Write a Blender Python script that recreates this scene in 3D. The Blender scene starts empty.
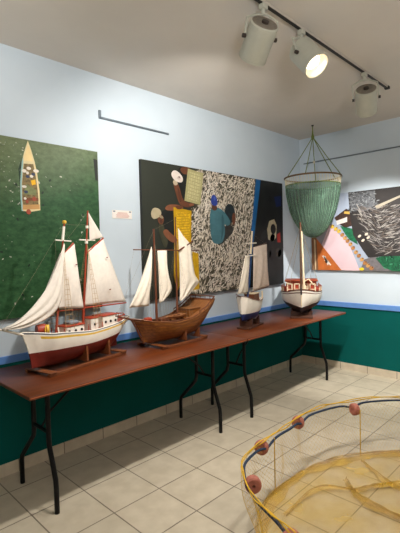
import bpy, math, random
from mathutils import Vector, Matrix
random.seed(7)
PI = math.pi
COL = bpy.context.scene.collection

# ------------------------------------------------------------------ materials
def lin(c):
    return tuple(((v/255)/12.92 if v/255 <= .04045 else ((v/255+.055)/1.055)**2.4) for v in c) + (1,)

def mat(name, col, rough=.6, metal=0., var=.08, scale=30., bump=0., coat=0., spec=.5):
    m = bpy.data.materials.new(name); m.use_nodes = True
    n = m.node_tree.nodes; l = m.node_tree.links; b = n['Principled BSDF']
    b.inputs['Roughness'].default_value = rough; b.inputs['Metallic'].default_value = metal
    b.inputs['Coat Weight'].default_value = coat; b.inputs['Specular IOR Level'].default_value = spec
    tc = n.new('ShaderNodeTexCoord'); nz = n.new('ShaderNodeTexNoise')
    nz.inputs['Scale'].default_value = scale; nz.inputs['Detail'].default_value = 4
    l.new(tc.outputs['Object'], nz.inputs['Vector'])
    r = n.new('ShaderNodeValToRGB'); c = lin(col)
    r.color_ramp.elements[0].position = .3; r.color_ramp.elements[1].position = .7
    r.color_ramp.elements[0].color = tuple(v*(1-var) for v in c[:3])+(1,)
    r.color_ramp.elements[1].color = tuple(min(1, v*(1+var)) for v in c[:3])+(1,)
    l.new(nz.outputs['Fac'], r.inputs['Fac']); l.new(r.outputs['Color'], b.inputs['Base Color'])
    if bump:
        bp = n.new('ShaderNodeBump'); bp.inputs['Strength'].default_value = bump; bp.inputs['Distance'].default_value = .002
        l.new(nz.outputs['Fac'], bp.inputs['Height']); l.new(bp.outputs['Normal'], b.inputs['Normal'])
    return m

def wood(name, c1, c2, rough=.4, scale=6., stretch=(1, 12, 12), coat=0., planks=0.):
    m = bpy.data.materials.new(name); m.use_nodes = True
    n = m.node_tree.nodes; l = m.node_tree.links; b = n['Principled BSDF']
    b.inputs['Roughness'].default_value = rough; b.inputs['Coat Weight'].default_value = coat
    b.inputs['Coat Roughness'].default_value = .25
    tc = n.new('ShaderNodeTexCoord'); mp = n.new('ShaderNodeMapping'); mp.inputs['Scale'].default_value = stretch
    nz = n.new('ShaderNodeTexNoise'); nz.inputs['Scale'].default_value = scale; nz.inputs['Detail'].default_value = 6
    l.new(tc.outputs['Object'], mp.inputs['Vector']); l.new(mp.outputs['Vector'], nz.inputs['Vector'])
    r = n.new('ShaderNodeValToRGB'); r.color_ramp.elements[0].position = .32; r.color_ramp.elements[1].position = .68
    r.color_ramp.elements[0].color = lin(c1); r.color_ramp.elements[1].color = lin(c2)
    l.new(nz.outputs['Fac'], r.inputs['Fac'])
    out = r.outputs['Color']
    if planks:
        w = n.new('ShaderNodeTexWave'); w.wave_type = 'BANDS'; w.bands_direction = 'Z'; w.wave_profile = 'SAW'
        w.inputs['Scale'].default_value = planks; w.inputs['Distortion'].default_value = .3
        l.new(tc.outputs['Object'], w.inputs['Vector'])
        r2 = n.new('ShaderNodeValToRGB'); r2.color_ramp.elements[0].color = (.35, .3, .25, 1); r2.color_ramp.elements[1].position = .18
        mx = n.new('ShaderNodeMix'); mx.data_type = 'RGBA'; mx.blend_type = 'MULTIPLY'; mx.inputs[0].default_value = .8
        l.new(w.outputs['Color'], r2.inputs['Fac']); l.new(out, mx.inputs[6]); l.new(r2.outputs['Color'], mx.inputs[7]); out = mx.outputs[2]
    l.new(out, b.inputs['Base Color'])
    return m

def glow(name, col, strength):
    m = bpy.data.materials.new(name); m.use_nodes = True; b = m.node_tree.nodes['Principled BSDF']
    b.inputs['Base Color'].default_value = lin(col)
    b.inputs['Emission Color'].default_value = lin(col); b.inputs['Emission Strength'].default_value = strength
    return m

def netmat(name, col, density, scale, col2=None):
    """fine netting: threads with open gaps between them"""
    m = bpy.data.materials.new(name); m.use_nodes = True
    n = m.node_tree.nodes; l = m.node_tree.links; b = n['Principled BSDF']; o = n['Material Output']
    b.inputs['Roughness'].default_value = .7
    tc = n.new('ShaderNodeTexCoord'); nz = n.new('ShaderNodeTexNoise'); nz.inputs['Scale'].default_value = scale; nz.inputs['Detail'].default_value = 3
    l.new(tc.outputs['Object'], nz.inputs['Vector'])
    r = n.new('ShaderNodeValToRGB'); r.color_ramp.elements[0].position = .3; r.color_ramp.elements[1].position = .7
    r.color_ramp.elements[0].color = lin(col); r.color_ramp.elements[1].color = lin(col2 or col)
    l.new(nz.outputs['Fac'], r.inputs['Fac']); l.new(r.outputs['Color'], b.inputs['Base Color'])
    mr = n.new('ShaderNodeMapRange'); mr.inputs['From Min'].default_value = .25; mr.inputs['From Max'].default_value = .75
    mr.inputs['To Min'].default_value = density[0]; mr.inputs['To Max'].default_value = density[1]
    l.new(nz.outputs['Fac'], mr.inputs['Value'])
    t = n.new('ShaderNodeBsdfTransparent'); mx = n.new('ShaderNodeMixShader')
    l.new(mr.outputs['Result'], mx.inputs[0]); l.new(t.outputs[0], mx.inputs[1]); l.new(b.outputs[0], mx.inputs[2]); l.new(mx.outputs[0], o.inputs['Surface'])
    return m

def wallmat(name):
    """pale blue paint above, dark teal paint below the chair rail"""
    m = bpy.data.materials.new(name); m.use_nodes = True
    n = m.node_tree.nodes; l = m.node_tree.links; b = n['Principled BSDF']; b.inputs['Roughness'].default_value = .85; b.inputs['Specular IOR Level'].default_value = .15
    g = n.new('ShaderNodeNewGeometry'); sp = n.new('ShaderNodeSeparateXYZ'); l.new(g.outputs['Position'], sp.inputs[0])
    gt = n.new('ShaderNodeMath'); gt.operation = 'GREATER_THAN'; gt.inputs[1].default_value = .755; l.new(sp.outputs['Z'], gt.inputs[0])
    nz = n.new('ShaderNodeTexNoise'); nz.inputs['Scale'].default_value = 3.; nz.inputs['Detail'].default_value = 5; l.new(g.outputs['Position'], nz.inputs['Vector'])
    def ramp(a, c):
        r = n.new('ShaderNodeValToRGB'); r.color_ramp.elements[0].color = lin(a); r.color_ramp.elements[1].color = lin(c)
        r.color_ramp.elements[0].position = .3; r.color_ramp.elements[1].position = .7
        l.new(nz.outputs['Fac'], r.inputs['Fac']); return r
    lo = ramp(TEAL[0], TEAL[1]); hi = ramp(PALE[0], PALE[1])
    mx = n.new('ShaderNodeMix'); mx.data_type = 'RGBA'
    l.new(gt.outputs[0], mx.inputs[0]); l.new(lo.outputs[0], mx.inputs[6]); l.new(hi.outputs[0], mx.inputs[7]); l.new(mx.outputs[2], b.inputs['Base Color'])
    return m

def tilemat(name, c1, c2, grout, x0, y0, w, h, mortar, axes='XY', rough=.35):
    m = bpy.data.materials.new(name); m.use_nodes = True
    n = m.node_tree.nodes; l = m.node_tree.links; b = n['Principled BSDF']; b.inputs['Roughness'].default_value = rough
    g = n.new('ShaderNodeNewGeometry'); sp = n.new('ShaderNodeSeparateXYZ'); l.new(g.outputs['Position'], sp.inputs[0])
    cb = n.new('ShaderNodeCombineXYZ'); l.new(sp.outputs[axes[0]], cb.inputs[0]); l.new(sp.outputs[axes[1]], cb.inputs[1])
    mp = n.new('ShaderNodeMapping'); mp.inputs['Location'].default_value = (-x0+100*w, -y0+100*h, 0); l.new(cb.outputs[0], mp.inputs['Vector'])
    br = n.new('ShaderNodeTexBrick'); br.offset = 0; br.squash = 1; br.inputs['Scale'].default_value = 1
    br.inputs['Brick Width'].default_value = w; br.inputs['Row Height'].default_value = h
    br.inputs['Mortar Size'].default_value = mortar; br.inputs['Mortar Smooth'].default_value = .2
    br.inputs['Color1'].default_value = lin(c1); br.inputs['Color2'].default_value = lin(c2); br.inputs['Mortar'].default_value = lin(grout)
    l.new(mp.outputs[0], br.inputs['Vector'])
    nz = n.new('ShaderNodeTexNoise'); nz.inputs['Scale'].default_value = 9.; nz.inputs['Detail'].default_value = 6; l.new(g.outputs['Position'], nz.inputs['Vector'])
    r = n.new('ShaderNodeValToRGB'); r.color_ramp.elements[0].color = (.86, .85, .83, 1); r.color_ramp.elements[0].position = .35; r.color_ramp.elements[1].position = .65
    l.new(nz.outputs['Fac'], r.inputs['Fac'])
    mx = n.new('ShaderNodeMix'); mx.data_type = 'RGBA'; mx.blend_type = 'MULTIPLY'; mx.inputs[0].default_value = 1
    l.new(br.outputs['Color'], mx.inputs[6]); l.new(r.outputs[0], mx.inputs[7]); l.new(mx.outputs[2], b.inputs['Base Color'])
    bp = n.new('ShaderNodeBump'); bp.inputs['Strength'].default_value = .3; bp.inputs['Distance'].default_value = .002; bp.invert = True
    l.new(br.outputs['Fac'], bp.inputs['Height']); l.new(bp.outputs[0], b.inputs['Normal'])
    return m

TEAL = ((0, 84, 80), (0, 90, 86)); PALE = ((201, 215, 226), (207, 220, 231))
M = dict(
    wall=wallmat('wall_paint'),
    ceil=mat('ceiling_paint', (214, 208, 200), .9, var=.02, scale=4),
    floor=tilemat('floor_tiles', (200, 189, 168), (193, 183, 163), (124, 114, 100), -3.1716, -.553, .33, .33, .004),
    baseL=tilemat('skirting_tiles_a', (216, 204, 182), (208, 197, 176), (140, 128, 110), -3.02, -.02, .33, .2, .004, 'XZ', .45),
    baseR=tilemat('skirting_tiles_b', (216, 204, 182), (208, 197, 176), (140, 128, 110), -.2, -.02, .33, .2, .004, 'YZ', .45),
    rail=mat('blue_trim_paint', (96, 142, 208), .5, var=.05, scale=20),
    tabletop=wood('table_laminate', (86, 38, 11), (106, 50, 17), .38, 5, (1, 9, 9), .03),
    tabedge=wood('table_edge', (150, 74, 32), (172, 90, 42), .45, 8, (1, 9, 9)),
    black=mat('black_steel', (11, 11, 13), .45, 0., var=.15, spec=.25),
    lampwhite=mat('lamp_enamel', (180, 180, 166), .45, var=.03),
    lamprear=mat('lamp_vent_grey', (120, 112, 100), .6, var=.15, scale=60),
    trackblack=mat('track_black', (28, 26, 25), .5, var=.1), trackwhite=mat('track_white', (190, 182, 170), .5, var=.03),
    knob=mat('dark_knob', (52, 42, 36), .5),
    steel=mat('rail_steel', (118, 130, 140), .4, .6),
    white=mat('white_paint', (240, 234, 222), .45, var=.04, scale=25, bump=.1),
    redhull=mat('oxide_red_paint', (112, 34, 24), .45, var=.12, scale=25),
    redtrim=mat('red_paint', (160, 58, 34), .45, var=.1),
    yellow=mat('yellow_paint', (226, 184, 66), .5, var=.06),
    greypaint=mat('grey_paint', (126, 132, 140), .5, var=.06),
    blackpaint=mat('black_hull_paint', (38, 30, 30), .45, var=.15),
    bluepaint=mat('navy_paint', (24, 42, 96), .45, var=.15),
    mastblue=mat('mast_blue_paint', (26, 56, 110), .45, var=.15),
    sail=mat('sail_cloth', (226, 218, 208), .9, var=.05, scale=40, bump=.15),
    sailwarm=mat('sail_cloth_warm', (236, 226, 210), .9, var=.05, scale=40, bump=.15),
    sailgrey=mat('sail_cloth_striped', (226, 208, 194), .9, var=.08, scale=40, bump=.15),
    mastred=wood('red_mast_wood', (140, 48, 26), (164, 66, 38), .45, 10, (12, 12, 1)),
    mastbrown=wood('brown_mast_wood', (88, 46, 26), (112, 62, 36), .5, 10, (12, 12, 1)),
    hullwood=wood('varnished_planks', (108, 62, 20), (144, 88, 36), .38, 6, (2, 14, 14), .25, planks=13),
    deckwood=wood('deck_wood', (116, 70, 36), (150, 98, 56), .5, 8, (2, 20, 4)),
    deckred=wood('red_brown_deck', (132, 50, 26), (160, 70, 38), .5, 8, (2, 20, 4)),
    standwood=wood('stand_wood', (98, 50, 22), (124, 70, 34), .5, 8, (1, 8, 8)),
    standdark=wood('dark_stand_wood', (56, 30, 20), (78, 46, 30), .5, 8, (1, 8, 8)),
    cream=mat('cream_paint', (226, 208, 176), .5, var=.04),
    thread=mat('rigging_thread', (150, 138, 116), .9, var=.1),
    threadtan=mat('tan_rope', (176, 146, 104), .9, var=.1),
    darkglass=mat('porthole_dark', (24, 22, 26), .2),
    rope_blue=mat('blue_rope', (34, 50, 74), .85, var=.35, scale=140),
    yrope=mat('yellow_twine', (206, 164, 40), .85, var=.15, scale=80),
    ynet=netmat('yellow_netting', (196, 158, 44), (.16, .55), 5, (214, 178, 70)),
    yfold=netmat('yellow_net_folds', (176, 130, 34), (.22, .5), 7, (218, 178, 60)),
    gnet=netmat('green_netting', (44, 68, 54), (.4, .82), 9, (74, 102, 86)),
    gstrand=mat('green_strand', (112, 146, 122), .9, var=.2),
    gthread=mat('green_cord', (110, 124, 58), .9, var=.15),
    brass=mat('hoop_brass', (112, 90, 62), .45, .4, var=.15),
    peg=mat('pale_cord', (214, 206, 180), .9),
    float=mat('terracotta_float', (166, 100, 84), .75, var=.14, scale=60, bump=.3),
    card=mat('card_white', (240, 234, 228), .7, var=.01), cardtext=mat('card_pink_print', (214, 176, 168), .8), cardlogo=mat('card_logo_ink', (108, 120, 138), .8),
    bulb=glow('lit_bulb', (255, 238, 214), 5.), reflector=mat('reflector', (230, 225, 215), .25, .6),
    canvas=mat('canvas_edge', (44, 46, 42), .8),
)

# ------------------------------------------------------------------ mesh builder
class MB:
    def __init__(s): s.v = []; s.f = []; s.m = []
    def add(s, vs, fs, mi=0):
        k = len(s.v); s.v += [tuple(v) for v in vs]; s.f += [tuple(i+k for i in f) for f in fs]
        s.m += mi if isinstance(mi, list) else [mi]*len(fs); return s
    def box(s, a, b, mi=0, bev=0.):
        (x0, y0, z0), (x1, y1, z1) = a, b
        if not bev:
            return s.add([(x, y, z) for x in (x0, x1) for y in (y0, y1) for z in (z0, z1)],
                         [(0, 1, 3, 2), (4, 6, 7, 5), (0, 4, 5, 1), (2, 3, 7, 6), (0, 2, 6, 4), (1, 5, 7, 3)], mi)
        vs = []; c = bev
        rings = [(z0, c), (z0+c, 0), (z1-c, 0), (z1, c)]
        for z, i in rings:
            X0, X1, Y0, Y1 = x0+i, x1-i, y0+i, y1-i
            vs += [(X0+c, Y0, z), (X1-c, Y0, z), (X1, Y0+c, z), (X1, Y1-c, z), (X1-c, Y1, z), (X0+c, Y1, z), (X0, Y1-c, z), (X0, Y0+c, z)]
        fs = [tuple(range(7, -1, -1)), tuple(range(24, 32))]
        for r in range(3):
            for i in range(8): fs.append((r*8+i, r*8+(i+1) % 8, r*8+8+(i+1) % 8, r*8+8+i))
        return s.add(vs, fs, mi)
    def tube(s, pts, r, n=8, mi=0, closed=False, flat=1.):
        P = [Vector(p) for p in pts]; N = len(P); R = r if isinstance(r, (list, tuple)) else [r]*N
        vs = []; fs = []; up = None
        for i, p in enumerate(P):
            a = P[(i-1) % N] if (closed or i > 0) else p; b = P[(i+1) % N] if (closed or i < N-1) else p
            t = (b-a).normalized()
            if up is None: up = Vector((0, 0, 1)) if abs(t.z) < .9 else Vector((1, 0, 0))
            x = t.cross(up); x = x.normalized() if x.length > 1e-5 else t.orthogonal().normalized()
            y = x.cross(t).normalized(); up = y
            for k in range(n):
                an = 2*PI*k/n; vs.append(p + x*(R[i]*math.cos(an)) + y*(R[i]*flat*math.sin(an)))
        for i in range(N if closed else N-1):
            j = (i+1) % N
            for k in range(n): fs.append((i*n+k, i*n+(k+1) % n, j*n+(k+1) % n, j*n+k))
        if not closed: fs += [tuple(range(n-1, -1, -1)), tuple((N-1)*n+k for k in range(n))]
        return s.add(vs, fs, mi)
    def lathe(s, prof, n=32, mi=0, org=(0, 0, 0), axis=(0, 0, 1)):
        """prof: (radius, height) pairs along axis from org"""
        q = Vector((0, 0, 1)).rotation_difference(Vector(axis).normalized()); o = Vector(org); vs = []; fs = []; ms = []
        for (r, h) in prof:
            for k in range(n):
                a = 2*PI*k/n; vs.append(o + q @ Vector((r*math.cos(a), r*math.sin(a), h)))
        for i in range(len(prof)-1):
            for k in range(n):
                fs.append((i*n+k, i*n+(k+1) % n, (i+1)*n+(k+1) % n, (i+1)*n+k))
                ms.append(mi[i] if isinstance(mi, (list, tuple)) else mi)
        return s.add(vs, fs, ms)
    def grid(s, rows, mi=0, flip=False):
        n = len(rows[0]); vs = [p for r in rows for p in r]; fs = []
        for i in range(len(rows)-1):
            for k in range(n-1):
                f = (i*n+k, i*n+k+1, (i+1)*n+k+1, (i+1)*n+k); fs.append(f[::-1] if flip else f)
        return s.add(vs, fs, mi)
    def prism(s, poly, z0, z1, mi=0):
        n = len(poly)
        vs = [(x, y, z0) for x, y in poly]+[(x, y, z1) for x, y in poly]
        return s.add(vs, [tuple(range(n-1, -1, -1)), tuple(range(n, 2*n))]+[(i, (i+1) % n, n+(i+1) % n, n+i) for i in range(n)], mi)
    def build(s, name, mats, parent=None, smooth=True, ang=40, thick=0.):
        me = bpy.data.meshes.new(name); me.from_pydata(s.v, [], s.f); mats = mats if isinstance(mats, (list, tuple)) else [mats]
        for m in mats: me.materials.append(m)
        for p, k in zip(me.polygons, s.m): p.material_index = k
        if smooth:
            me.polygons.foreach_set('use_smooth', [True]*len(me.polygons)); me.set_sharp_from_angle(angle=math.radians(ang))
        me.update()
        o = bpy.data.objects.new(name, me); COL.objects.link(o)
        if parent: o.parent = parent
        if thick:
            d = o.modifiers.new('thickness', 'SOLIDIFY'); d.thickness = thick; d.offset = 0
        return o

def thing(name, label, cat, loc=(0, 0, 0), rz=0., group=None):
    o = bpy.data.objects.new(name, None); COL.objects.link(o); o.empty_display_size = .1
    o.location = loc; o.rotation_euler = (0, 0, rz); o['label'] = label; o['category'] = cat
    if group: o['group'] = group
    return o
def tag(o, label, cat, group=None):
    o['label'] = label; o['category'] = cat
    if group: o['group'] = group
    return o
def struct(name, mb, m): o = mb.build(name, m, smooth=False); o['kind'] = 'structure'; return o
def part(o, label): o['label'] = label; return o

# ------------------------------------------------------------------ room shell
H = 2.867
struct('floor', MB().box((-8, -7, -.1), (.1, .1, 0)), M['floor'])
struct('ceiling', MB().box((-8, -7, H), (.1, .1, H+.1)), M['ceil'])
struct('wall_left', MB().box((-8, 0, 0), (.1, .1, H)), M['wall'])
struct('wall_right', MB().box((0, -7, 0), (.1, 0, H)), M['wall'])
struct('baseboard_left', MB().box((-8, -.011, 0), (-.011, 0, .081)), M['baseL'])
struct('baseboard_right', MB().box((-.011, -7, 0), (0, 0, .081)), M['baseR'])
struct('trim_1', MB().box((-8, -.014, .75), (-.014, 0, .80), bev=.003), M['rail'])
struct('trim_2', MB().box((-.014, -7, .755), (0, 0, .815), bev=.003), M['rail'])

# picture-hanging rails high on the walls
r = thing('hanging_rail', 'short grey metal hanging rail with an upturned end, high on the wall between two pictures', 'rail', (-2.959, -.006, 2.535))
MB().box((0, -.006, -.008), (.72, .006, .008), bev=.002).build('rail_bar', M['steel'], r)
MB().box((-.006, -.006, -.008), (.014, .006, .058), bev=.002).build('rail_end_bracket', M['steel'], r)
r = thing('hanging_rail', 'long thin metal hanging rail high on the wall by the corner, behind the green net', 'rail', (-.006, -.06, 2.55))
MB().box((-.006, -2.9, -.007), (.006, 0, .007), bev=.002).build('rail_bar', M['steel'], r)

# ------------------------------------------------------------------ pictures
def pic_poly(mb, pts, d, mi, frame):
    """flat printed shape at layer d on a picture; frame turns (u, v, layer) into a point"""
    k = len(mb.v); mb.v += [tuple(frame(u, v, d)) for u, v in pts]; mb.f.append(tuple(range(k, k+len(pts)))); mb.m.append(mi)
def ell(cx, cy, rx, ry, rot=0, n=12):
    c, s = math.cos(rot), math.sin(rot)
    return [(cx+rx*math.cos(t)*c-ry*math.sin(t)*s, cy+rx*math.cos(t)*s+ry*math.sin(t)*c) for t in [2*PI*i/n for i in range(n)]]
def soft(P, it=2):
    for _ in range(it): P = [q for a, b in zip(P, P[1:]+P[:1]) for q in ((a[0]*.75+b[0]*.25, a[1]*.75+b[1]*.25), (a[0]*.25+b[0]*.75, a[1]*.25+b[1]*.75))]
    return P
def inside(p, poly):
    x, y = p; r = False; j = len(poly)-1
    for i in range(len(poly)):
        (xi, yi), (xj, yj) = poly[i], poly[j]
        if (yi > y) != (yj > y) and x < (xj-xi)*(y-yi)/(yj-yi)+xi: r = not r
        j = i
    return r
INK = {}
def ink(c, var=.1, sc=12):
    k = (c, var, sc)
    if k not in INK: INK[k] = mat('print_%d_%d_%d' % c, c, .55, var=var, scale=sc, spec=.35)
    return INK[k]
def leftframe(x0, z0, off): return lambda u, v, d: (x0+u, -off-.0006*d, z0+v)
def rightframe(y0, z0, off): return lambda u, v, d: (-off-.0006*d, y0-u, z0+v)

# picture of the small boat on green water
p1 = thing('canvas_picture', 'large picture of a small boat on green water, behind the largest white ship', 'picture', (-4.077, 0, 1.05), group=None)
fr = leftframe(-1.08, 0, .0318)
MB().box((-1.08, -.031, 0), (1.073, -.002, 1.206)).build('canvas_panel', M['canvas'], p1)
def watermat():
    m = bpy.data.materials.new('print_green_water'); m.use_nodes = True
    n = m.node_tree.nodes; l = m.node_tree.links; b = n['Principled BSDF']; b.inputs['Roughness'].default_value = .5; b.inputs['Specular IOR Level'].default_value = .3
    tc = n.new('ShaderNodeTexCoord'); nz = n.new('ShaderNodeTexNoise'); nz.inputs['Scale'].default_value = 22; nz.inputs['Detail'].default_value = 8; nz.inputs['Roughness'].default_value = .7
    mp = n.new('ShaderNodeMapping'); mp.inputs['Scale'].default_value = (1, 1, 1.6); mp.inputs['Rotation'].default_value = (0, .5, 0)
    l.new(tc.outputs['Object'], mp.inputs[0]); l.new(mp.outputs[0], nz.inputs['Vector'])
    r = n.new('ShaderNodeValToRGB'); e = r.color_ramp.elements; e[0].position = .3; e[0].color = lin((20, 60, 30)); e[1].position = .72; e[1].color = lin((58, 100, 62))
    l.new(nz.outputs['Fac'], r.inputs['Fac'])
    r2 = n.new('ShaderNodeValToRGB'); e = r2.color_ramp.elements; e[0].position = .3; e[0].color = lin((92, 104, 72)); e[1].position = .72; e[1].color = lin((124, 136, 102))
    l.new(nz.outputs['Fac'], r2.inputs['Fac'])
    sp = n.new('ShaderNodeSeparateXYZ'); l.new(tc.outputs['Object'], sp.inputs[0])
    a = n.new('ShaderNodeMath'); a.operation = 'MULTIPLY_ADD'; a.inputs[1].default_value = -.25; l.new(sp.outputs['X'], a.inputs[0]); l.new(sp.outputs['Z'], a.inputs[2])
    mr = n.new('ShaderNodeMapRange'); mr.inputs['From Min'].default_value = .62; mr.inputs['From Max'].default_value = 1.12; l.new(a.outputs[0], mr.inputs['Value'])
    mx = n.new('ShaderNodeMix'); mx.data_type = 'RGBA'; l.new(mr.outputs[0], mx.inputs[0]); l.new(r.outputs[0], mx.inputs[6]); l.new(r2.outputs[0], mx.inputs[7])
    l.new(mx.outputs[2], b.inputs['Base Color']); return m
mats = [watermat()]; mb = MB()
def col(c, **k):
    m_ = ink(c, **k)
    if m_ not in mats: mats.append(m_)
    return mats.index(m_)
pic_poly(mb, [(0, 0), (2.153, 0), (2.153, 1.206), (0, 1.206)], 0, 0, fr)
rn = random.Random(3)
for i in range(330):                                   # gulls seen from above
    if i < 170: u = 1.2+rn.random()*.42; v = .75+rn.random()*.44
    else: u = .4+rn.random()*1.72; v = rn.random()*1.16
    s = rn.uniform(.0015, .004) if i < 170 else rn.uniform(.0015, .0055)
    pic_poly(mb, ell(u, v, s*2, s, rn.random()*3, 6), 1, col(rn.choice([(196, 196, 180), (150, 156, 140), (112, 124, 104), (104, 116, 96)])), fr)
for i in range(30):
    u = .4+rn.random()*1.7; v = rn.random()*1.1
    pic_poly(mb, ell(u, v, .012, .007, rn.random()*3, 7), 1, col((24, 44, 30)), fr)
pic_poly(mb, [(2.115, 1.148), (2.15, 1.144), (2.15, .981), (2.127, .987)], 1, col((30, 34, 30)), fr)
pic_poly(mb, [(1.54, 1.0), (1.555, .72), (1.60, .69), (1.62, .72), (1.56, 1.06)], 1, col((34, 56, 40)), fr)
hullp = [(1.611, 1.2), (1.583, 1.117), (1.564, 1.049), (1.548, .906), (1.547, .798), (1.551, .72), (1.612, .716), (1.681, .731), (1.681, .864), (1.668, .985), (1.654, 1.061), (1.632, 1.141)]
pic_poly(mb, hullp, 2, col((222, 206, 160)), fr)
pic_poly(mb, [(1.575, 1.085), (1.564, 1.049), (1.548, .906), (1.547, .798), (1.551, .72), (1.561, .72), (1.557, .8), (1.559, .906), (1.575, 1.05)], 3, col((150, 186, 184)), fr)
pic_poly(mb, [(1.577, 1.04), (1.643, 1.045), (1.657, .962), (1.668, .852), (1.67, .762), (1.564, .75), (1.558, .799), (1.561, .908)], 3, col((122, 104, 66), var=.5, sc=60), fr)
pic_poly(mb, [(1.611, 1.17), (1.585, 1.095), (1.578, 1.06), (1.64, 1.064), (1.63, 1.13)], 3, col((232, 208, 150), var=.12), fr)
pic_poly(mb, [(1.588, .905), (1.66, .868), (1.655, .834), (1.568, .832)], 4, col((120, 128, 84), var=.2, sc=50), fr)
pic_poly(mb, [(1.561, .761), (1.676, .771), (1.677, .738), (1.557, .728)], 4, col((196, 150, 92)), fr)
pic_poly(mb, [(1.561, .81), (1.67, .815), (1.67, .795), (1.56, .79)], 4, col((120, 70, 40)), fr)
for (u, v, a, b_) in [(1.578, .991, .016, .012), (1.61, 1.012, .016, .011), (1.66, 1.0, .02, .012), (1.574, .885, .017, .009), (1.627, .96, .012, .01), (1.577, .805, .01, .009), (1.60, .98, .01, .01)]:
    pic_poly(mb, ell(u, v, a, b_), 5, col((226, 218, 206)), fr)
pic_poly(mb, [(1.62, .93), (1.653, .941), (1.656, .908), (1.628, .898)], 5, col((232, 178, 30)), fr)
for (u, v) in [(1.60, .955), (1.585, .85), (1.64, .975)]: pic_poly(mb, ell(u, v, .014, .01), 6, col((50, 60, 90)), fr)
for (u, v, a) in [(1.64, .806, .016), (1.59, .784, .012), (1.598, .716, .018)]: pic_poly(mb, ell(u, v, a*.9, a), 6, col((160, 74, 52)), fr)
mb.build('printed_image', mats, p1, smooth=False)

# picture of the fishermen and the heap of sardines
p2 = thing('canvas_picture', 'wide picture of fishermen with yellow crates around a heap of silver fish', 'picture', (-1.508, 0, 1.054))
X0 = -2.5635+1.487
MB().box((X0, -.031, 0), (X0+2.123, -.002, 1.206)).build('canvas_panel', M['canvas'], p2)
fr = lambda u, v, d: (X0+u*.986, -.0318-.0006*d, v); mats = []; mb = MB()
pic_poly(mb, [(0, 0), (2.153, 0), (2.153, 1.206), (0, 1.206)], 0, col((48, 52, 44), var=.08, sc=4), fr)
fish = [(.669, 1.2), (.70, 1.0), (.684, .84), (.60, .8), (.58, .45), (.56, .01), (1.44, .01), (1.49, .45), (1.56, .72), (1.66, 1.2)]
pic_poly(mb, [(.66, 1.2), (.64, .84), (.55, .8), (.54, .01), (1.47, .01), (1.50, .45), (1.58, .72), (1.68, 1.2)], 1, col((74, 68, 54), var=.35, sc=40), fr)
fcol = [(226, 216, 200), (214, 204, 188), (232, 224, 210), (240, 232, 220), (206, 194, 178), (150, 142, 126)]
n = 0; ncell = 0
while n < 2600:
    u = rn.uniform(.52, 1.7); v = rn.uniform(.005, 1.2)
    if not inside((u, v), fish): continue
    n += 1; a = rn.gauss(1.1+.9*math.sin(u*4)*math.cos(v*5), .45) if rn.random() < .75 else rn.uniform(0, PI)
    L = rn.uniform(.02, .034); w = rn.uniform(.0042, .0065); c, s = math.cos(a), math.sin(a)
    sh = [(-L, 0), (-L*.4, w), (L*.2, w*1.1), (L*.8, 0), (L*1.15, w*.8), (L*1.1, -w*.8), (L*.8, 0), (L*.2, -w*1.1), (-L*.4, -w)]
    pts = [(min(2.15, max(0, u+x*c-y*s)), min(1.205, max(0, v+x*s+y*c))) for x, y in sh]
    pic_poly(mb, pts, 2+(n % 7)*.3, col(rn.choice(fcol), var=.12, sc=80), fr)
D = 5
pic_poly(mb, [(1.62, 1.206), (1.712, 1.206), (1.60, .633), (1.535, .342), (1.49, 0), (2.153, 0), (2.153, 1.206)], D, col((28, 30, 31), var=.25, sc=6), fr)
pic_poly(mb, [(1.62, 1.206), (1.712, 1.206), (1.585, .633), (1.52, .342), (1.478, 0), (1.43, 0), (1.488, .465), (1.53, .70)], D+1, col((24, 96, 156), var=.25, sc=9), fr)
pic_poly(mb, [(1.822, .65), (1.865, .745), (1.968, .772), (2.018, .702), (2.003, .558), (1.939, .51), (1.839, .533)], D+1, col((172, 164, 138), var=.2), fr)
pic_poly(mb, ell(1.945, .655, .055, .06), D+2, col((20, 20, 20)), fr)
pic_poly(mb, [(2.02, .594), (2.09, .619), (2.097, .498), (2.03, .498)], D+2, col((140, 40, 34)), fr)
pic_poly(mb, [(1.975, 1.034), (2.124, 1.057), (2.12, .936), (2.014, .917)], D+1, col((22, 36, 80)), fr)
for i in range(9): pic_poly(mb, ell(rn.uniform(1.72, 2.1), rn.uniform(.1, 1.1), rn.uniform(.03, .09), rn.uniform(.03, .07), rn.random()*3), D+1, col(rn.choice([(38, 42, 44), (20, 22, 24), (46, 44, 40)])), fr)
skin = (106, 64, 44); skin2 = (134, 84, 58); dark = (30, 32, 30)
def sp(pts, d, c, **k): pic_poly(mb, soft(pts), d, col(c, **k), fr)
# first fisherman, leaning in from the top with a pale crate
sp([(.42, 1.206), (.62, 1.206), (.60, 1.10), (.545, .87), (.47, .90), (.43, 1.04)], D, dark, var=.3, sc=18)
sp([(.47, 1.20), (.60, 1.204), (.575, 1.14), (.50, 1.13), (.45, 1.16)], D+1, skin)
sp([(.355, 1.05), (.40, 1.065), (.44, 1.01), (.475, .90), (.53, .875), (.59, .87), (.60, .845), (.55, .825), (.46, .835), (.42, .87), (.385, .97)], D+1, skin, var=.2, sc=20)
sp([(.41, 1.0), (.43, 1.0), (.465, .89), (.45, .865), (.43, .89)], D+2, (92, 54, 38))
sp([(.352, 1.055), (.40, 1.075), (.425, 1.03), (.375, 1.015)], D+2, (196, 180, 152))
sp([(.335, 1.12), (.37, 1.158), (.43, 1.15), (.49, 1.10), (.48, 1.055), (.42, 1.05), (.36, 1.075)], D+3, (226, 214, 206), var=.06, sc=20)
sp([(.40, 1.09), (.44, 1.115), (.465, 1.09), (.43, 1.072)], D+4, (204, 188, 182)); pic_poly(mb, ell(.437, 1.10, .009, .008), D+4.5, col((110, 84, 80)), fr)
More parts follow.
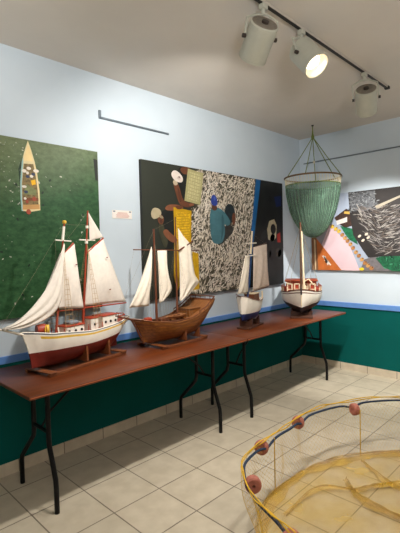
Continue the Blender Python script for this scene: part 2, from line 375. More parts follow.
pic_poly(mb, [(.554, 1.191), (.765, 1.172), (.71, .861), (.499, .889)], D+2, col((176, 170, 122), var=.1, sc=30), fr)
pic_poly(mb, [(.58, 1.165), (.735, 1.15), (.685, .888), (.532, .91)], D+3, col((196, 190, 142), var=.2, sc=50), fr)
for i in range(8):
    t = (i+.5)/8; a = (.58-.048*t, 1.165-.25*t); b_ = (.735-.05*t, 1.15-.26*t)
    pic_poly(mb, [a, b_, (b_[0]-.002, b_[1]-.006), (a[0]-.002, a[1]-.006)], D+4, col((166, 158, 112)), fr)
for i in range(5):
    t = (i+.5)/5; a = (.58+.155*t, 1.165-.015*t); b_ = (.532+.153*t, .91-.022*t)
    pic_poly(mb, [a, (a[0]+.005, a[1]), (b_[0]+.005, b_[1]), b_], D+4.2, col((170, 162, 116)), fr)
sp([(.555, .868), (.62, .872), (.63, .85), (.56, .84)], D+5, skin2)
# second fisherman, in a beige cap, gripping a yellow crate
sp([(.20, .77), (.30, .81), (.357, .80), (.36, .60), (.355, .47), (.27, .39), (.22, .50), (.165, .65)], D, dark, var=.25, sc=16)
sp([(.165, .65), (.215, .70), (.25, .60), (.29, .52), (.25, .43), (.2, .52)], D+1, (66, 66, 50), var=.2, sc=20)
sp([(.25, .80), (.28, .835), (.36, .848), (.47, .84), (.485, .815), (.46, .795), (.36, .79), (.29, .785)], D+1, skin2, var=.15, sc=20)
sp([(.215, .60), (.265, .625), (.31, .585), (.385, .545), (.40, .515), (.375, .495), (.31, .505), (.25, .55)], D+4.5, skin2, var=.15, sc=20)
sp([(.165, .735), (.20, .755), (.235, .73), (.24, .69), (.215, .655), (.18, .665), (.165, .70)], D+2, skin, var=.2, sc=40)
sp([(.185, .70), (.215, .705), (.22, .675), (.195, .665)], D+2.5, (84, 50, 38))
sp([(.09, .76), (.115, .80), (.16, .805), (.205, .785), (.212, .75), (.18, .72), (.125, .70), (.095, .72)], D+3, (184, 172, 142), var=.08, sc=20)
sp([(.18, .745), (.225, .735), (.235, .71), (.19, .715)], D+4, (160, 146, 118))
pic_poly(mb, [(.358, .821), (.588, .80), (.575, .49), (.36, .5)], D+2, col((204, 160, 20), var=.12, sc=20), fr)
pic_poly(mb, [(.385, .785), (.565, .77), (.552, .52), (.385, .53)], D+3, col((222, 178, 34), var=.3, sc=45), fr)
for i in range(10):
    t = (i+.5)/10
    pic_poly(mb, [(.395, .775-.24*t), (.555, .765-.24*t+.02), (.555, .759-.24*t+.02), (.395, .769-.24*t)], D+4, col((186, 142, 24)), fr)
sp([(.37, .835), (.46, .845), (.475, .81), (.40, .80)], D+5, skin)
pic_poly(mb, [(.588, .413), (.67, .392), (.672, .05), (.576, .047)], D+2, col((208, 164, 22), var=.15, sc=30), fr)
pic_poly(mb, [(.36, .5), (.42, .49), (.47, .2), (.38, .05), (.34, .2)], D+1, col((200, 156, 24), var=.1, sc=20), fr)
# third fisherman squatting among the fish with a basket
sp([(1.07, .80), (1.09, .88), (1.155, .905), (1.22, .88), (1.25, .80), (1.20, .70), (1.11, .70)], D+1, (30, 42, 48), var=.4, sc=30)
sp([(1.078, .676), (1.126, .695), (1.215, .655), (1.195, .594), (1.12, .55), (1.04, .49), (.93, .465), (1.02, .55)], D+1, (54, 52, 50), var=.35, sc=30)
sp([(.85, .82), (.89, .852), (.97, .855), (1.06, .82), (1.15, .74), (1.165, .69), (1.10, .665), (1.06, .70), (1.075, .60), (1.04, .51), (.985, .483), (.90, .487), (.855, .54), (.842, .68)], D+2, (72, 118, 130), var=.16, sc=14)
sp([(1.02, .80), (1.06, .76), (1.05, .60), (1.00, .50), (1.02, .62)], D+2.5, (54, 94, 106))
sp([(1.195, .80), (1.235, .82), (1.255, .76), (1.235, .69), (1.20, .68), (1.185, .73)], D+2.5, skin, var=.2, sc=30)
pic_poly(mb, ell(.915, .845, .042, .028), D+2.6, col((96, 60, 44)), fr)
sp([(.862, .885), (.868, .945), (.89, .975), (.93, .975), (.958, .94), (.965, .88), (.92, .86)], D+3, (44, 66, 150), var=.15, sc=30)
sp([(.90, .95), (.925, .965), (.94, .93), (.91, .91)], D+3.5, (70, 92, 176))
mb.build('printed_image', mats, p2, smooth=False)

# picture of floats, nets and black fish on the end wall
p3 = thing('canvas_picture', 'picture of dark fish, net floats and orange boat edge, right of the corner', 'picture', (0, -.948, 1.2))
Y0 = -.156+.93; W3 = 1.55
MB().box((-.031, Y0-W3, 0), (-.002, Y0, .918)).build('canvas_panel', M['canvas'], p3)
fr = rightframe(Y0, 0, .0318); mats = []; mb = MB()
pic_poly(mb, [(0, 0), (W3, 0), (W3, .918), (0, .918)], 0, col((164, 176, 196), var=.06, sc=4), fr)
pic_poly(mb, [(.25, .56), (.493, .301), (.62, 0), (.395, 0), (.13, .30)], 1, col((226, 198, 206), var=.04, sc=6), fr)
pic_poly(mb, [(.25, .56), (.13, .30), (.05, .42), (.12, .62)], 1, col((150, 150, 158), var=.06), fr)
pic_poly(mb, [(.03, .44), (.395, 0), (.05, 0), (0, .05), (0, .42)], 2, col((192, 106, 48), var=.18, sc=10), fr)
pic_poly(mb, [(0, .46), (.07, .40), (.09, 0), (0, 0)], 3, col((132, 92, 60), var=.1, sc=10), fr)
pic_poly(mb, [(.036, .39), (.052, .37), (.06, 0), (.044, 0)], 4, col((222, 198, 160)), fr)
for (a, b_) in [((.141, .174), (.25, .056)), ((.165, .12), (.225, .10)), ((.16, .17), (.215, .06))]:
    pic_poly(mb, [a, (a[0]+.022, a[1]+.006), (b_[0]+.014, b_[1]+.01), b_], 4, col((236, 226, 214)), fr)
pic_poly(mb, [(.18, .14), (.205, .13), (.21, .085), (.185, .09)], 5, col((50, 40, 34)), fr)
pic_poly(mb, [(.307, .634), (.46, .73), (.52, .70), (.53, .525), (.445, .505), (.36, .56)], 2, col((66, 48, 42), var=.4, sc=30), fr)
pic_poly(mb, [(.332, .594), (.471, .633), (.471, .575), (.344, .547)], 3, col((222, 214, 210)), fr)
pic_poly(mb, [(.44, .70), (.52, .69), (.52, .66), (.43, .675)], 3, col((196, 160, 80)), fr)
pic_poly(mb, [(.382, .533), (.54, .489), (.60, .30), (.50, .36), (.45, .42)], 2, col((34, 104, 72), var=.35, sc=40), fr)
pic_poly(mb, [(.671, .13), (.80, .17), (.98, .089), (1.1, 0), (.62, 0)], 3, col((112, 108, 112), var=.25, sc=25), fr)
pic_poly(mb, [(.80, .145), (1.0, .2), (W3, .2), (W3, 0), (.98, 0), (.88, .05)], 4, col((26, 92, 62), var=.4, sc=45), fr)
for i in range(60): pic_poly(mb, ell(rn.uniform(.9, 1.5), rn.uniform(.02, .17), .022, .006, rn.random()*3, 6), 5, col(rn.choice([(70, 150, 112), (18, 60, 44)])), fr)
pic_poly(mb, [(.487, .918), (W3, .918), (W3, .17), (.888, .166), (.72, .15), (.647, .251), (.543, .418), (.505, .655)], 5, col((48, 45, 45), var=.25, sc=8), fr)
pic_poly(mb, [(.50, .905), (.80, .905), (.80, .74), (.70, .68), (.52, .72)], 6, col((104, 107, 112), var=.3, sc=26), fr)
for i in range(260):
    u = rn.uniform(.5, .84); v = rn.uniform(.68, .91)
    if u > .8 and v > .8: continue
    pic_poly(mb, ell(u, v, rn.uniform(.012, .024), .004, rn.gauss(.3, .5), 7), 6.5, col(rn.choice([(146, 150, 154), (104, 108, 112), (74, 76, 80)])), fr)
for i in range(900):                                   # the dark, shiny fish
    u = rn.uniform(.55, 1.5); v = rn.uniform(.2, .72)
    if u < .87-.45*v+.02: continue
    L = rn.uniform(.02, .07); w = rn.uniform(.0025, .006); a = rn.gauss(-.6, .35) if u < .85 else rn.gauss(.3, .3)
    pic_poly(mb, ell(u, v, L, w, a, 8), 7+(i % 5)*.4, col(rn.choice([(126, 122, 121), (88, 84, 84), (160, 156, 151), (62, 58, 58), (104, 94, 87)]), var=.2, sc=40), fr)
for (u, v) in [(.62, .40), (.66, .35), (.70, .42), (.72, .38)]: pic_poly(mb, ell(u, v, .022, .014, .6, 8), 9.5, col((222, 206, 190)), fr)
pic_poly(mb, [(.80, .73), (1.12, .84), (1.12, .82), (.82, .70)], 9.6, col((166, 158, 142)), fr)
for i, (u, v) in enumerate([(.286, .53), (.33, .50), (.37, .47), (.41, .425), (.444, .386), (.475, .35), (.51, .31), (.541, .265), (.575, .215), (.61, .175), (.645, .13), (.68, .09), (.715, .06), (.755, .03)]):
    pic_poly(mb, ell(u, v, .027, .022, .5, 10), 9.7, col([(222, 186, 70), (196, 150, 92), (176, 122, 72)][0 if i < 3 else 1+i % 2], var=.15), fr)
    pic_poly(mb, ell(u+.012, v+.012, .008, .008, 0, 6), 9.9, col((70, 50, 40)), fr)
pic_poly(mb, ell(.64, .02, .03, .018), 9.8, col((226, 200, 50)), fr)
mb.build('printed_image', mats, p3, smooth=False)

# caption card
c = thing('caption_sign', 'small white printed caption card on the wall between the two pictures', 'card', (-2.77, 0, 1.785))
MB().box((-.097, -.004, -.034), (.097, -.0005, .034)).build('card', M['card'], c, smooth=False)
mb = MB()
for i, (a, b_) in enumerate([(-.045, .05), (-.05, .055), (-.06, .065), (-.055, .07), (-.06, .06)]):
    z = .014-.009*i; mb.box((a, -.0046, z-.0028), (b_, -.0041, z+.0028))
part(mb.build('print_lines', M['cardtext'], c, smooth=False), 'pale pink lines of small print')
for s in (-1, 1):
    mb = MB(); q = [(s*.078+x, -.0044, .024+z) for x, z in ell(0, 0, .012, .006)]; mb.add(q, [tuple(range(len(q)))[::-1]]); mb.build('logo_mark', M['cardlogo'], c, smooth=False)

# ------------------------------------------------------------------ folding tables
def folding_table(x0, x1, yf0, yf1, label, legin):
    cx = (x0+x1)/2; L = x1-x0; yf = (yf0+yf1)/2; ang = math.atan2(yf1-yf0, L); w = .70
    t = thing('folding_table', label, 'table', (cx, yf+w/2, 0), ang, 'folding tables end to end along the wall')
    MB().box((-L/2+.001, -w/2, .718), (L/2-.001, w/2, .74), bev=.003).build('tabletop', M['tabletop'], t)
    L2, w2 = L/2-.011, w/2-.009; e = MB().tube([(-L2, -w2, .729), (L2, -w2, .729), (L2, w2, .729), (-L2, w2, .729)], .0112, 6, closed=True)
    part(e.build('edge_band', M['tabedge'], t), 'orange brown edge strip')
    for sx in (-1, 1):
        px = sx*L/2-sx*(legin[0] if sx < 0 else legin[1])
        for sy, yt, yb in ((-1, -.17, -.243), (1, .02, .225)):
            pts = [(px, yt, .718), (px, yt, .42), (px, yt+(yb-yt)*.06, .37), (px, yb-(yb-yt)*.06, .19), (px, yb, .15), (px, yb, 0)]
            g = MB().tube(pts, .0145, 10).build('leg', M['black'], t)
        MB().tube([(px, -.17, .445), (px, .02, .445)], .011, 8).build('crossbar', M['black'], t)
        MB().tube([(px, -.17, .69), (px, .02, .69)], .010, 8).build('crossbar', M['black'], t)
        MB().tube([(px, -.075, .445), (px-sx*.06, -.075, .53), (px-sx*.30, -.075, .71)], .007, 6).build('folding_brace', M['black'], t)
    return t
folding_table(-3.905, -2.087, -.752, -.742, 'brown folding table carrying the largest white ship and the wooden ship', (.18, .235))
folding_table(-2.085, -.267, -.742, -.728, 'brown folding table near the corner, carrying the two smaller looking ships at the far end', (.175, .262))

# ------------------------------------------------------------------ ship building helpers
def lerp(a, b, t): return a+(b-a)*t
def interp(pts, t):
    for (a, va), (b, vb) in zip(pts, pts[1:]):
        if t <= b:
            k = (t-a)/(b-a) if b > a else 0; k = k*k*(3-2*k)*.4+k*.6; return lerp(va, vb, k)
    return pts[-1][1]
def make_hull(t, L, zk, zs, zw, B, rake_b, rake_s, bands, mats, N=40, bul=.03, deckmat=None, full=.6, names=('hull', 'deck')):
    """bands: (fraction up from waterline, material index) for the topsides; material 0 is below the waterline"""
    ns = 10; S = []
    for i in range(ns+1): S.append(('b', i/ns, 0))
    prev = 0
    for fr_, mi in bands:
        k = 4 if fr_-prev > .3 else 1
        for j in range(1, k+1): S.append(('t', prev+(fr_-prev)*j/k, mi))
        prev = fr_
    rows_p = []; sheer = []
    for i in range(N+1):
        u = (i/N); u = u*u*(3-2*u)*.35+u*.65
        k, s_, w_, b_ = interp(zk, u), interp(zs, u), interp(zw, u), interp(B, u); k = min(k, w_-.003)
        ring = []
        for kind, f, _ in S:
            z = lerp(k, w_, f) if kind == 'b' else lerp(w_, s_, f)
            r = min(1., max(0., (z-k)/(s_-k))); end = abs(u-.5)*2
            e = lerp(full, 1.15, end**2.2) if u < .5 else lerp(full, .9, end**2)
            y = .004+b_*((1-(1-r)**2.3)**e)
            x = u*L + rake_b(r)*(1-u)**2.5 + rake_s(r)*u**3
            ring.append((x, y, z))
        rows_p.append(ring)
    mb = MB(); n = len(S)
    for side in (-1, 1):
        rows = [[(x, side*y, z) for x, y, z in r] for r in rows_p]
        vs = [p for r in rows for p in r]; fs = []; ms = []
        for i in range(N):
            for k in range(n-1):
                f = (i*n+k, (i+1)*n+k, (i+1)*n+k+1, i*n+k+1); fs.append(f if side < 0 else f[::-1])
                mi = S[k+1][2]
                if isinstance(mi, tuple): mi = mi[0] if i/N > mi[2] else mi[1]
                ms.append(mi)
        mb.add(vs, fs, ms)
        # inner bulwark
        inner = []
        for r in rows_p:
            x, y, z = r[-1]; y2 = max(.001, y-.007); inner.append([(x, side*y, z), (x, side*y2, z), (x, side*max(.001, y2-.003), z-bul)])
        vs = [p for r in inner for p in r]; fs = []
        for i in range(N):
            for k in range(2):
                f = (i*3+k, (i+1)*3+k, (i+1)*3+k+1, i*3+k+1); fs.append(f if side < 0 else f[::-1])
        mb.add(vs, fs, bands[-1][1] if not isinstance(bands[-1][1], tuple) else bands[-1][1][0])
    for end in (0, N):                                   # stem strip and transom
        r = rows_p[end]; vs = [(x, -y, z) for x, y, z in r]+[(x, y, z) for x, y, z in r]
        fs = []; ms = []
        for k in range(n-1):
            f = (k, k+1, n+k+1, n+k); fs.append(f if end else f[::-1]); mi = S[k+1][2]; ms.append(mi[1] if isinstance(mi, tuple) else mi)
        mb.add(vs, fs, ms)
    mb.add([(x, s*y, z) for (x, y, z) in [r[0] for r in rows_p] for s in (-1, 1)], [(2*i, 2*i+1, 2*i+3, 2*i+2) for i in range(N)], 0)
    h = mb.build(names[0], mats, t, ang=35)
    dk = MB(); dk.grid([[(r[-1][0], s*max(.001, (r[-1][1]-.009)), r[-1][2]-bul+.003*(1-abs(s))) for s in (-1, -.5, 0, .5, 1)] for r in rows_p])
    d = dk.build(names[1], deckmat, t, thick=.003)
    sh = [(r[-1][0], r[-1][1], r[-1][2]) for r in rows_p]
    return h, d, sh
def rail_cap(t, sh, r, m, name='cap_rail', dz=0., inset=.003, a=0, b=None):
    mb = MB(); b = b or len(sh)
    for s in (-1, 1): mb.tube([(x, s*max(.002, y-inset), z+dz) for x, y, z in sh[a:b]], r, 6, flat=.7)
    return mb.build(name, m, t)
def resamp(P, n):
    d = [0]
    for a, b in zip(P, P[1:]): d.append(d[-1]+math.dist(a, b))
    out = []
    for i in range(n):
        q = d[-1]*i/(n-1); k = 0
        while k < len(d)-2 and q > d[k+1]: k += 1
        w = (q-d[k])/(d[k+1]-d[k]+1e-9); out.append(tuple(lerp(x, y, w) for x, y in zip(P[k], P[k+1])))
    return out
def smooth(P, it=2):
    for _ in range(it):
        Q = [P[0]]
        for a, b in zip(P, P[1:]): Q += [tuple(lerp(x, y, .25) for x, y in zip(a, b)), tuple(lerp(x, y, .75) for x, y in zip(a, b))]
        P = Q+[P[-1]]
    return P
def sail(t, A, Bc, m, bil=.02, y0=0., name='sail', fold=0., nu=22, nv=12, sm=True, seams=0, seed=1):
    """cloth lofted between two edges given as (along, height) in the ship's own frame"""
    A = resamp(smooth(A) if sm and len(A) > 2 else A, nu); Bc = resamp(smooth(Bc) if sm and len(Bc) > 2 else Bc, nu); rr = random.Random(seed); ph = rr.random()*6
    rows = []
    for i, (a, b) in enumerate(zip(A, Bc)):
        row = []
        for k in range(nv+1):
            v = k/nv; u = i/(nu-1)
            y = y0-bil*math.sin(PI*min(1, max(0, u)))**.8*math.sin(PI*v)**.9 + fold*math.sin(v*17+ph+u*3)*(.3+u)
            row.append((lerp(a[0], b[0], v), y, lerp(a[1], b[1], v)))
        rows.append(row)
    mb = MB().grid(rows); o = mb.build(name, m, t, ang=80, thick=.0014); return o
def pole(t, a, b, r0, r1, m, name, n=10, y=0., yb=None):
    yb = y if yb is None else yb
    P = [(lerp(a[0], b[0], k/6), lerp(y, yb, k/6), lerp(a[1], b[1], k/6)) for k in range(7)]
    return MB().tube(P, [lerp(r0, r1, k/6) for k in range(7)], n).build(name, m, t)
def lines(t, segs, m, name='rigging', r=.0005):
    mb = MB()
    for a, b in segs:
        mid = [(lerp(a[i], b[i], .5)-(.004 if i == 2 else 0)) for i in range(3)]
        mb.tube([a, mid, b], r, 4)
    return mb.build(name, m, t)
def shrouds(t, top, foot_s, foot_y, foot_z, m, name='shrouds', n=3, gap=.035, lad=12, r=.0009):
    mb = MB()
    for side in (-1, 1):
        feet = [(foot_s+gap*(i-(n-1)/2), side*foot_y, foot_z) for i in range(n)]
        T = (top[0], side*.006, top[1])
        for f in feet: mb.tube([T, f], r, 4)
        for k in range(1, lad):
            w = k/lad*.92; mb.tube([[lerp(f[i], T[i], w) for i in range(3)] for f in (feet[0], feet[-1])], r*.8, 4)
    return mb.build(name, m, t)
def house(t, x0, x1, w, z0, z1, wall, roof, name='deckhouse', ports=0, trim=None, lip=.006, pm=None):
    h = MB().box((x0, -w/2, z0), (x1, w/2, z1), bev=.003).build(name, wall, t)
    MB().box((x0-lip, -w/2-lip, z1), (x1+lip, w/2+lip, z1+.007), bev=.002).build('roof', roof, h)
    for s in (-1, 1):
        for i in range(ports):
            x = lerp(x0, x1, (i+.5)/ports)
            MB().lathe([(.0, .004), (.009, .004), (.009, 0)], 14, 0, (x, s*w/2, (z0+z1)/2+.002), (0, s, 0)).build('porthole', pm or M['darkglass'], h)
    return h
def cradle(name, loc, rz, L, w, h, m, label, hullw, posts=(.0, .1), base=.018, rails=True, inner=(.06, .036), mid=.006):
    t = thing(name, label, 'stand', loc, rz)
    if rails:
        for s in (-1, 1): MB().box((0, s*w/2-.012, 0), (L, s*w/2+.012, base), bev=.002).build('base_rail', m, t)
        for x in (0.0, L-.05): MB().box((x, -w/2-.02, base), (x+.05, w/2+.02, base+.008), bev=.002).build('cross_plank', m, t)
    else:
        MB().box((0, -w/2, 0), (L, w/2, base), bev=.003).build('base_plank', m, t)
    for x in posts:
        mb = MB(); pts = [(-w/2, 0), (w/2, 0), (w/2, h*.45), (hullw/2, h), (inner[0], inner[1]), (.0, mid), (-inner[0], inner[1]), (-hullw/2, h), (-w/2, h*.45)]
        zb = base+(.008 if rails else 0)
        n_ = len(pts); vs = [(x, y, zb+z) for y, z in pts]+[(x+.016, y, zb+z) for y, z in pts]
        mb.add(vs, [tuple(range(n_-1, -1, -1)), tuple(range(n_, 2*n_))]+[(i, (i+1) % n_, n_+(i+1) % n_, n_+i) for i in range(n_)])
        mb.build('upright', m, t, smooth=False)
    return t

TZ = .74
# ------------------------------------------------------------------ ship 1: white schooner with red bottom
a1 = math.radians(12)
s1 = thing('model_ship', 'largest white model ship, red bottom and yellow stripe, leftmost on the tables', 'model ship', (-3.735, -.40, TZ), a1, 'model ships on the tables')
h, d, sh = make_hull(s1, .815, [(0, .05), (.25, .036), (.75, .04), (.82, .07), (.93, .16), (1, .19)], [(0, .277), (.2, .246), (.5, .222), (.8, .233), (1, .256)],
    [(0, .142), (.5, .138), (.8, .152), (1, .192)], [(0, 0), (.08, .035), (.2, .078), (.42, .112), (.65, .112), (.85, .088), (1, .05)],
    lambda r: -.062*r**1.6, lambda r: -.02*(1-r), [(.55, 1), (.68, 1), (.82, (2, 1, .12)), (.90, 1), (1, 3)],
    [M['redhull'], M['white'], M['yellow'], M['greypaint']], deckmat=M['deckred'], full=.55, bul=.022)
rail_cap(s1, sh, .0045, M['white'])
pole(s1, (-.05, .262), (-.195, .318), .009, .005, M['white'], 'bowsprit')
part(MB().tube([(-.055, 0, .262), (-.035, 0, .235), (-.012, 0, .19)], .005, 6).build('stem_post', M['white'], s1), 'white curved stem')
fm = pole(s1, (.186, .23), (.280, .935), .0085, .005, M['mastred'], 'foremast')
part(MB().tube([(.262, 0, .82), (.276, 0, .91)], .0085, 8).build('mast_sleeve', M['white'], fm), 'white band near the mast top')
part(MB().lathe([(0, 0), (.012, 0), (.014, .012), (.009, .02), (0, .02)], 12, 0, (.281, 0, .93)).build('mast_cap', M['yellow'], fm), 'yellow mast cap')
mm = pole(s1, (.405, .21), (.483, 1.026), .0095, .005, M['mastred'], 'mainmast')
for z in (.80, .905): MB().lathe([(0, 0), (.011, 0), (.011, .018), (0, .018)], 10, 0, (.405+.078*(z-.21)/.816, 0, z)).build('mast_band', M['white'], mm)
# crosstrees
MB().tube([(.205, 0, .822), (.33, 0, .815)], .0045, 6).build('crosstree', M['white'], fm)
MB().tube([(.40, 0, .826), (.54, 0, .822)], .0045, 6).build('crosstree', M['white'], mm)
jA = [(.258, .80), (.184, .632), (.094, .489), (-.068, .352), (-.188, .322)]; jB = [(.262, .79), (.246, .599), (.225, .43), (.15, .345), (-.02, .298), (-.185, .312)]
part(sail(s1, jA, jB, M['sail'], .02, -.018, 'jib', .006, nu=30, seed=2), 'outer white jib hanging in folds')
part(sail(s1, [(.25, .74), (.16, .57), (.08, .43), (-.03, .34)], [(.255, .74), (.232, .55), (.215, .42), (.185, .34)], M['sail'], .02, .012, 'staysail', .005, seed=3), 'inner white staysail')
sail(s1, [(.252, .728), (.198, .385)], [(.345, .797), (.408, .362)], M['sail'], .03, -.014, 'foresail', .003, seed=4)
sail(s1, [(.474, .756), (.426, .374)], [(.618, .833), (.827, .358)], M['sail'], .035, -.004, 'mainsail', .003, seed=5)
sail(s1, [(.485, 1.015), (.489, .818)], [(.487, 1.012), (.617, .845)], M['sail'], .012, -.003, 'topsail', .001, seed=6)
pole(s1, (.252, .715), (.348, .803), .008, .006, M['mastred'], 'gaff')
pole(s1, (.458, .735), (.622, .84), .0085, .006, M['mastred'], 'gaff')
pole(s1, (.205, .37), (.42, .352), .006, .0045, M['redtrim'], 'boom')
pole(s1, (.42, .362), (.838, .348), .0065, .0045, M['redtrim'], 'boom')
for x, z in ((.33, .66), (.61, .70), (.63, .47)): part(MB().box((x-.006, -.045, z-.004), (x+.008, -.041, z+.004), bev=.001).build('sail_patch', M['redhull'], s1), 'small dark red patch on sail')
shrouds(s1, (.262, .80), .235, .078, .25, M['threadtan'], lad=16, r=.0014)
shrouds(s1, (.462, .80), .455, .11, .228, M['threadtan'], lad=16, r=.0014)
lines(s1, [((.281, 0, .93), (-.19, 0, .318)), ((.281, 0, .925), (.477, 0, .93)), ((.483, 0, 1.02), (.30, 0, .83)), ((.272, 0, .89), (.345, 0, .80)), ((.477, 0, .93), (.40, 0, .826)), ((.477, 0, .95), (.62, 0, .84)), ((.205, 0, .822), (.18, -.03, .55)), ((.18, -.03, .55), (.15, -.06, .26)), ((.47, 0, .80), (.33, 0, .27)), ((.62, 0, .84), (.80, 0, .25))], M['thread'])
# deck fittings
dr = MB().lathe([(0, -.03), (.03, -.03), (.035, -.015), (.035, .015), (.03, .03), (0, .03)], 18, 0, (.075, -.005, .272), (.95, -.3, 0)).build('windlass_drum', M['redtrim'], s1)
part(MB().lathe([(.012, .0305), (.029, .0305), (.029, .034), (.012, .034), (.012, .0305)], 18, 0, (.075, -.005, .272), (.55, -.85, 0)).build('drum_face', M['yellow'], dr), 'yellow drum end')
part(MB().lathe([(0, 0), (.029, 0), (.027, .012), (0, .012)], 18, 0, (.1, -.028, .272), (.75, -.65, 0)).build('drum_cap', M['yellow'], dr), 'yellow drum cap')
MB().lathe([(.012, 0), (.014, .0), (.013, .07), (.016, .075), (0, .075)], 12, 0, (.135, .01, .235)).build('funnel', M['greypaint'], s1)
MB().tube([(.155, -.06, .23), (.155, -.06, .275)], .006, 8).build('bollard', M['white'], s1)
house(s1, .225, .375, .10, .198, .262, M['white'], M['redtrim'], ports=3)
house(s1, .44, .51, .085, .198, .285, M['white'], M['redtrim'], ports=1)
house(s1, .545, .69, .10, .2, .286, M['white'], M['redtrim'], ports=3)
MB().box((.27, -.035, .27), (.345, .035, .292), bev=.006).build('skylight', M['greypaint'], s1)
boat = MB().grid([[(.41+.09*u, .055+.02*math.cos(a)*math.sin(PI*min(.98, max(.05, u))), .262-.02*math.sin(a)*math.sin(PI*min(.98, max(.05, u)))) for a in [PI*k/6 for k in range(7)]] for u in [i/8 for i in range(9)]])
boat.build('ship_dinghy', M['white'], s1, thick=.002)
for x in (.15, .2, .40, .525, .715, .75): 
    for s in (-1, 1): MB().tube([(x, s*.062, .2), (x, s*.062, .258)], .003, 6).build('stanchion', M['redtrim'], s1)
MB().tube([(.69, -.062, .27), (.76, -.055, .272), (.80, 0, .275), (.76, .055, .272), (.69, .062, .27)], .004, 6).build('stern_rail', M['redtrim'], s1)
MB().lathe([(.016, 0), (.02, 0), (.02, .004), (.016, .004), (.016, 0)], 16, 0, (.735, 0, .268), (1, 0, 0)).build('ship_wheel', M['mastbrown'], s1)
MB().lathe([(0, .003), (.006, .003), (.006, 0)], 10, 0, (.022, -.03, .245), (-.3, -1, 0)).build('hawse_hole', M['blackpaint'], s1)
MB().box((.66, -.006, .045), (.72, .006, .15), bev=.003).build('rudder', M['redhull'], s1)
cradle('display_stand', (-3.70, -.393, TZ), a1, .66, .215, .10, M['standwood'], 'wooden cradle stand under the largest white ship', .208, (.30, .50))

# ------------------------------------------------------------------ ship 2: varnished wooden two-master
a2 = math.radians(4)
s2 = thing('model_ship', 'all brown wooden model ship with white sails, second from the left', 'model ship', (-2.86, -.36, TZ), a2, 'model ships on the tables')
h, d, sh = make_hull(s2, .70, [(0, .05), (.1, .032), (.7, .036), (.85, .06), (1, .13)], [(0, .243), (.18, .205), (.4, .178), (.62, .195), (.8, .24), (1, .317)],
    [(0, .11), (.5, .10), (.8, .12), (1, .19)], [(0, 0), (.05, .045), (.15, .09), (.35, .138), (.6, .15), (.85, .145), (1, .135)],
    lambda r: -.105*r**1.3, lambda r: -.09*(1-r), [(.5, 0), (.62, 0), (.70, 1), (.9, 0), (1, 1)], [M['hullwood'], M['mastbrown']], deckmat=M['deckwood'], full=.42, bul=.017)
rail_cap(s2, sh, .0055, M['hullwood'])
part(MB().tube([(-.112, 0, .236), (-.07, 0, .17), (-.03, 0, .095), (0, 0, .045)], .007, 6).build('stem_post', M['mastbrown'], s2), 'dark curved stem')
pole(s2, (-.06, .222), (-.255, .285), .009, .005, M['mastbrown'], 'bowsprit')
pole(s2, (.142, .17), (.134, .91), .0105, .0075, M['mastbrown'], 'foremast')
pole(s2, (.372, .16), (.379, 1.014), .0095, .0045, M['mastbrown'], 'mainmast')
pole(s2, (-.075, .752), (.665, .735), .004, .004, M['mastbrown'], 'yard', 8)
pole(s2, (.375, .735), (.552, .815), .0075, .005, M['mastbrown'], 'gaff', 8, y=-.028, yb=-.03)
part(sail(s2, [(.098, .775), (.02, .60), (-.07, .43), (-.148, .33)], [(.10, .74), (.085, .55), (.072, .40), (.062, .322)], M['sailwarm'], .03, -.01, 'jib', .006, seed=8), 'triangular white jib')
part(sail(s2, [(.157, .742), (.16, .332)], [(.262, .742), (.262, .56), (.312, .45), (.298, .405), (.20, .342)], M['sailwarm'], .03, -.012, 'foresail', .006, nu=26, seed=9), 'white foresail with a bulging edge')
part(sail(s2, [(.394, .92), (.398, .322)], [(.398, .918), (.45, .865), (.535, .80), (.552, .785), (.565, .66), (.588, .53), (.645, .462), (.50, .365), (.41, .325)], M['sailwarm'], .03, -.012, 'mainsail', .007, nu=34, sm=False, seed=10), 'white mainsail with a loose corner')
lines(s2, [((.134, 0, .90), (-.25, 0, .284)), ((.134, 0, .905), (.379, 0, 1.0)), ((.379, 0, 1.01), (.68, 0, .32)), ((-.15, 0, .33), (-.16, 0, .26)), ((.062, -.01, .322), (.07, -.03, .20)), ((.64, 0, .46), (.66, .0, .32)), ((-.07, 0, .75), (-.20, 0, .27))], M['thread'])
shrouds(s2, (.135, .80), .15, .085, .19, M['thread'], n=3, lad=2, r=.0006)
shrouds(s2, (.378, .82), .39, .135, .175, M['thread'], n=3, lad=2, r=.0006)
MB().box((.02, -.025, .20), (.075, .025, .232), bev=.006).build('fore_hatch', M['redtrim'], s2)
MB().box((.20, .01, .165), (.32, .075, .205), bev=.006).build('hatch', M['mastbrown'], s2)
db = MB().grid([[(.20+.22*u, -.05+.034*math.cos(a)*math.sin(PI*min(.97, max(.06, u)))**.6, .225-.03*math.sin(a)*math.sin(PI*min(.97, max(.06, u)))**.6) for a in [PI*k/8 for k in range(9)]] for u in [i/12 for i in range(13)]])
db = db.build('ship_dinghy', M['deckwood'], s2, thick=.004)
for u in (.3, .5, .7): MB().box((.20+.22*u-.004, -.08, .217), (.20+.22*u+.004, -.02, .221)).build('thwart', M['mastbrown'], db)
house(s2, .45, .585, .13, .185, .25, M['hullwood'], M['deckwood'], name='cabin')
MB().tube([(.10, -.09, .20), (.22, -.125, .19), (.40, -.14, .195), (.52, -.14, .225)], .006, 6).build('spare_spar', M['mastbrown'], s2)
MB().box((.39, -.05, .17), (.435, .05, .222), bev=.005).build('companionway', M['hullwood'], s2)
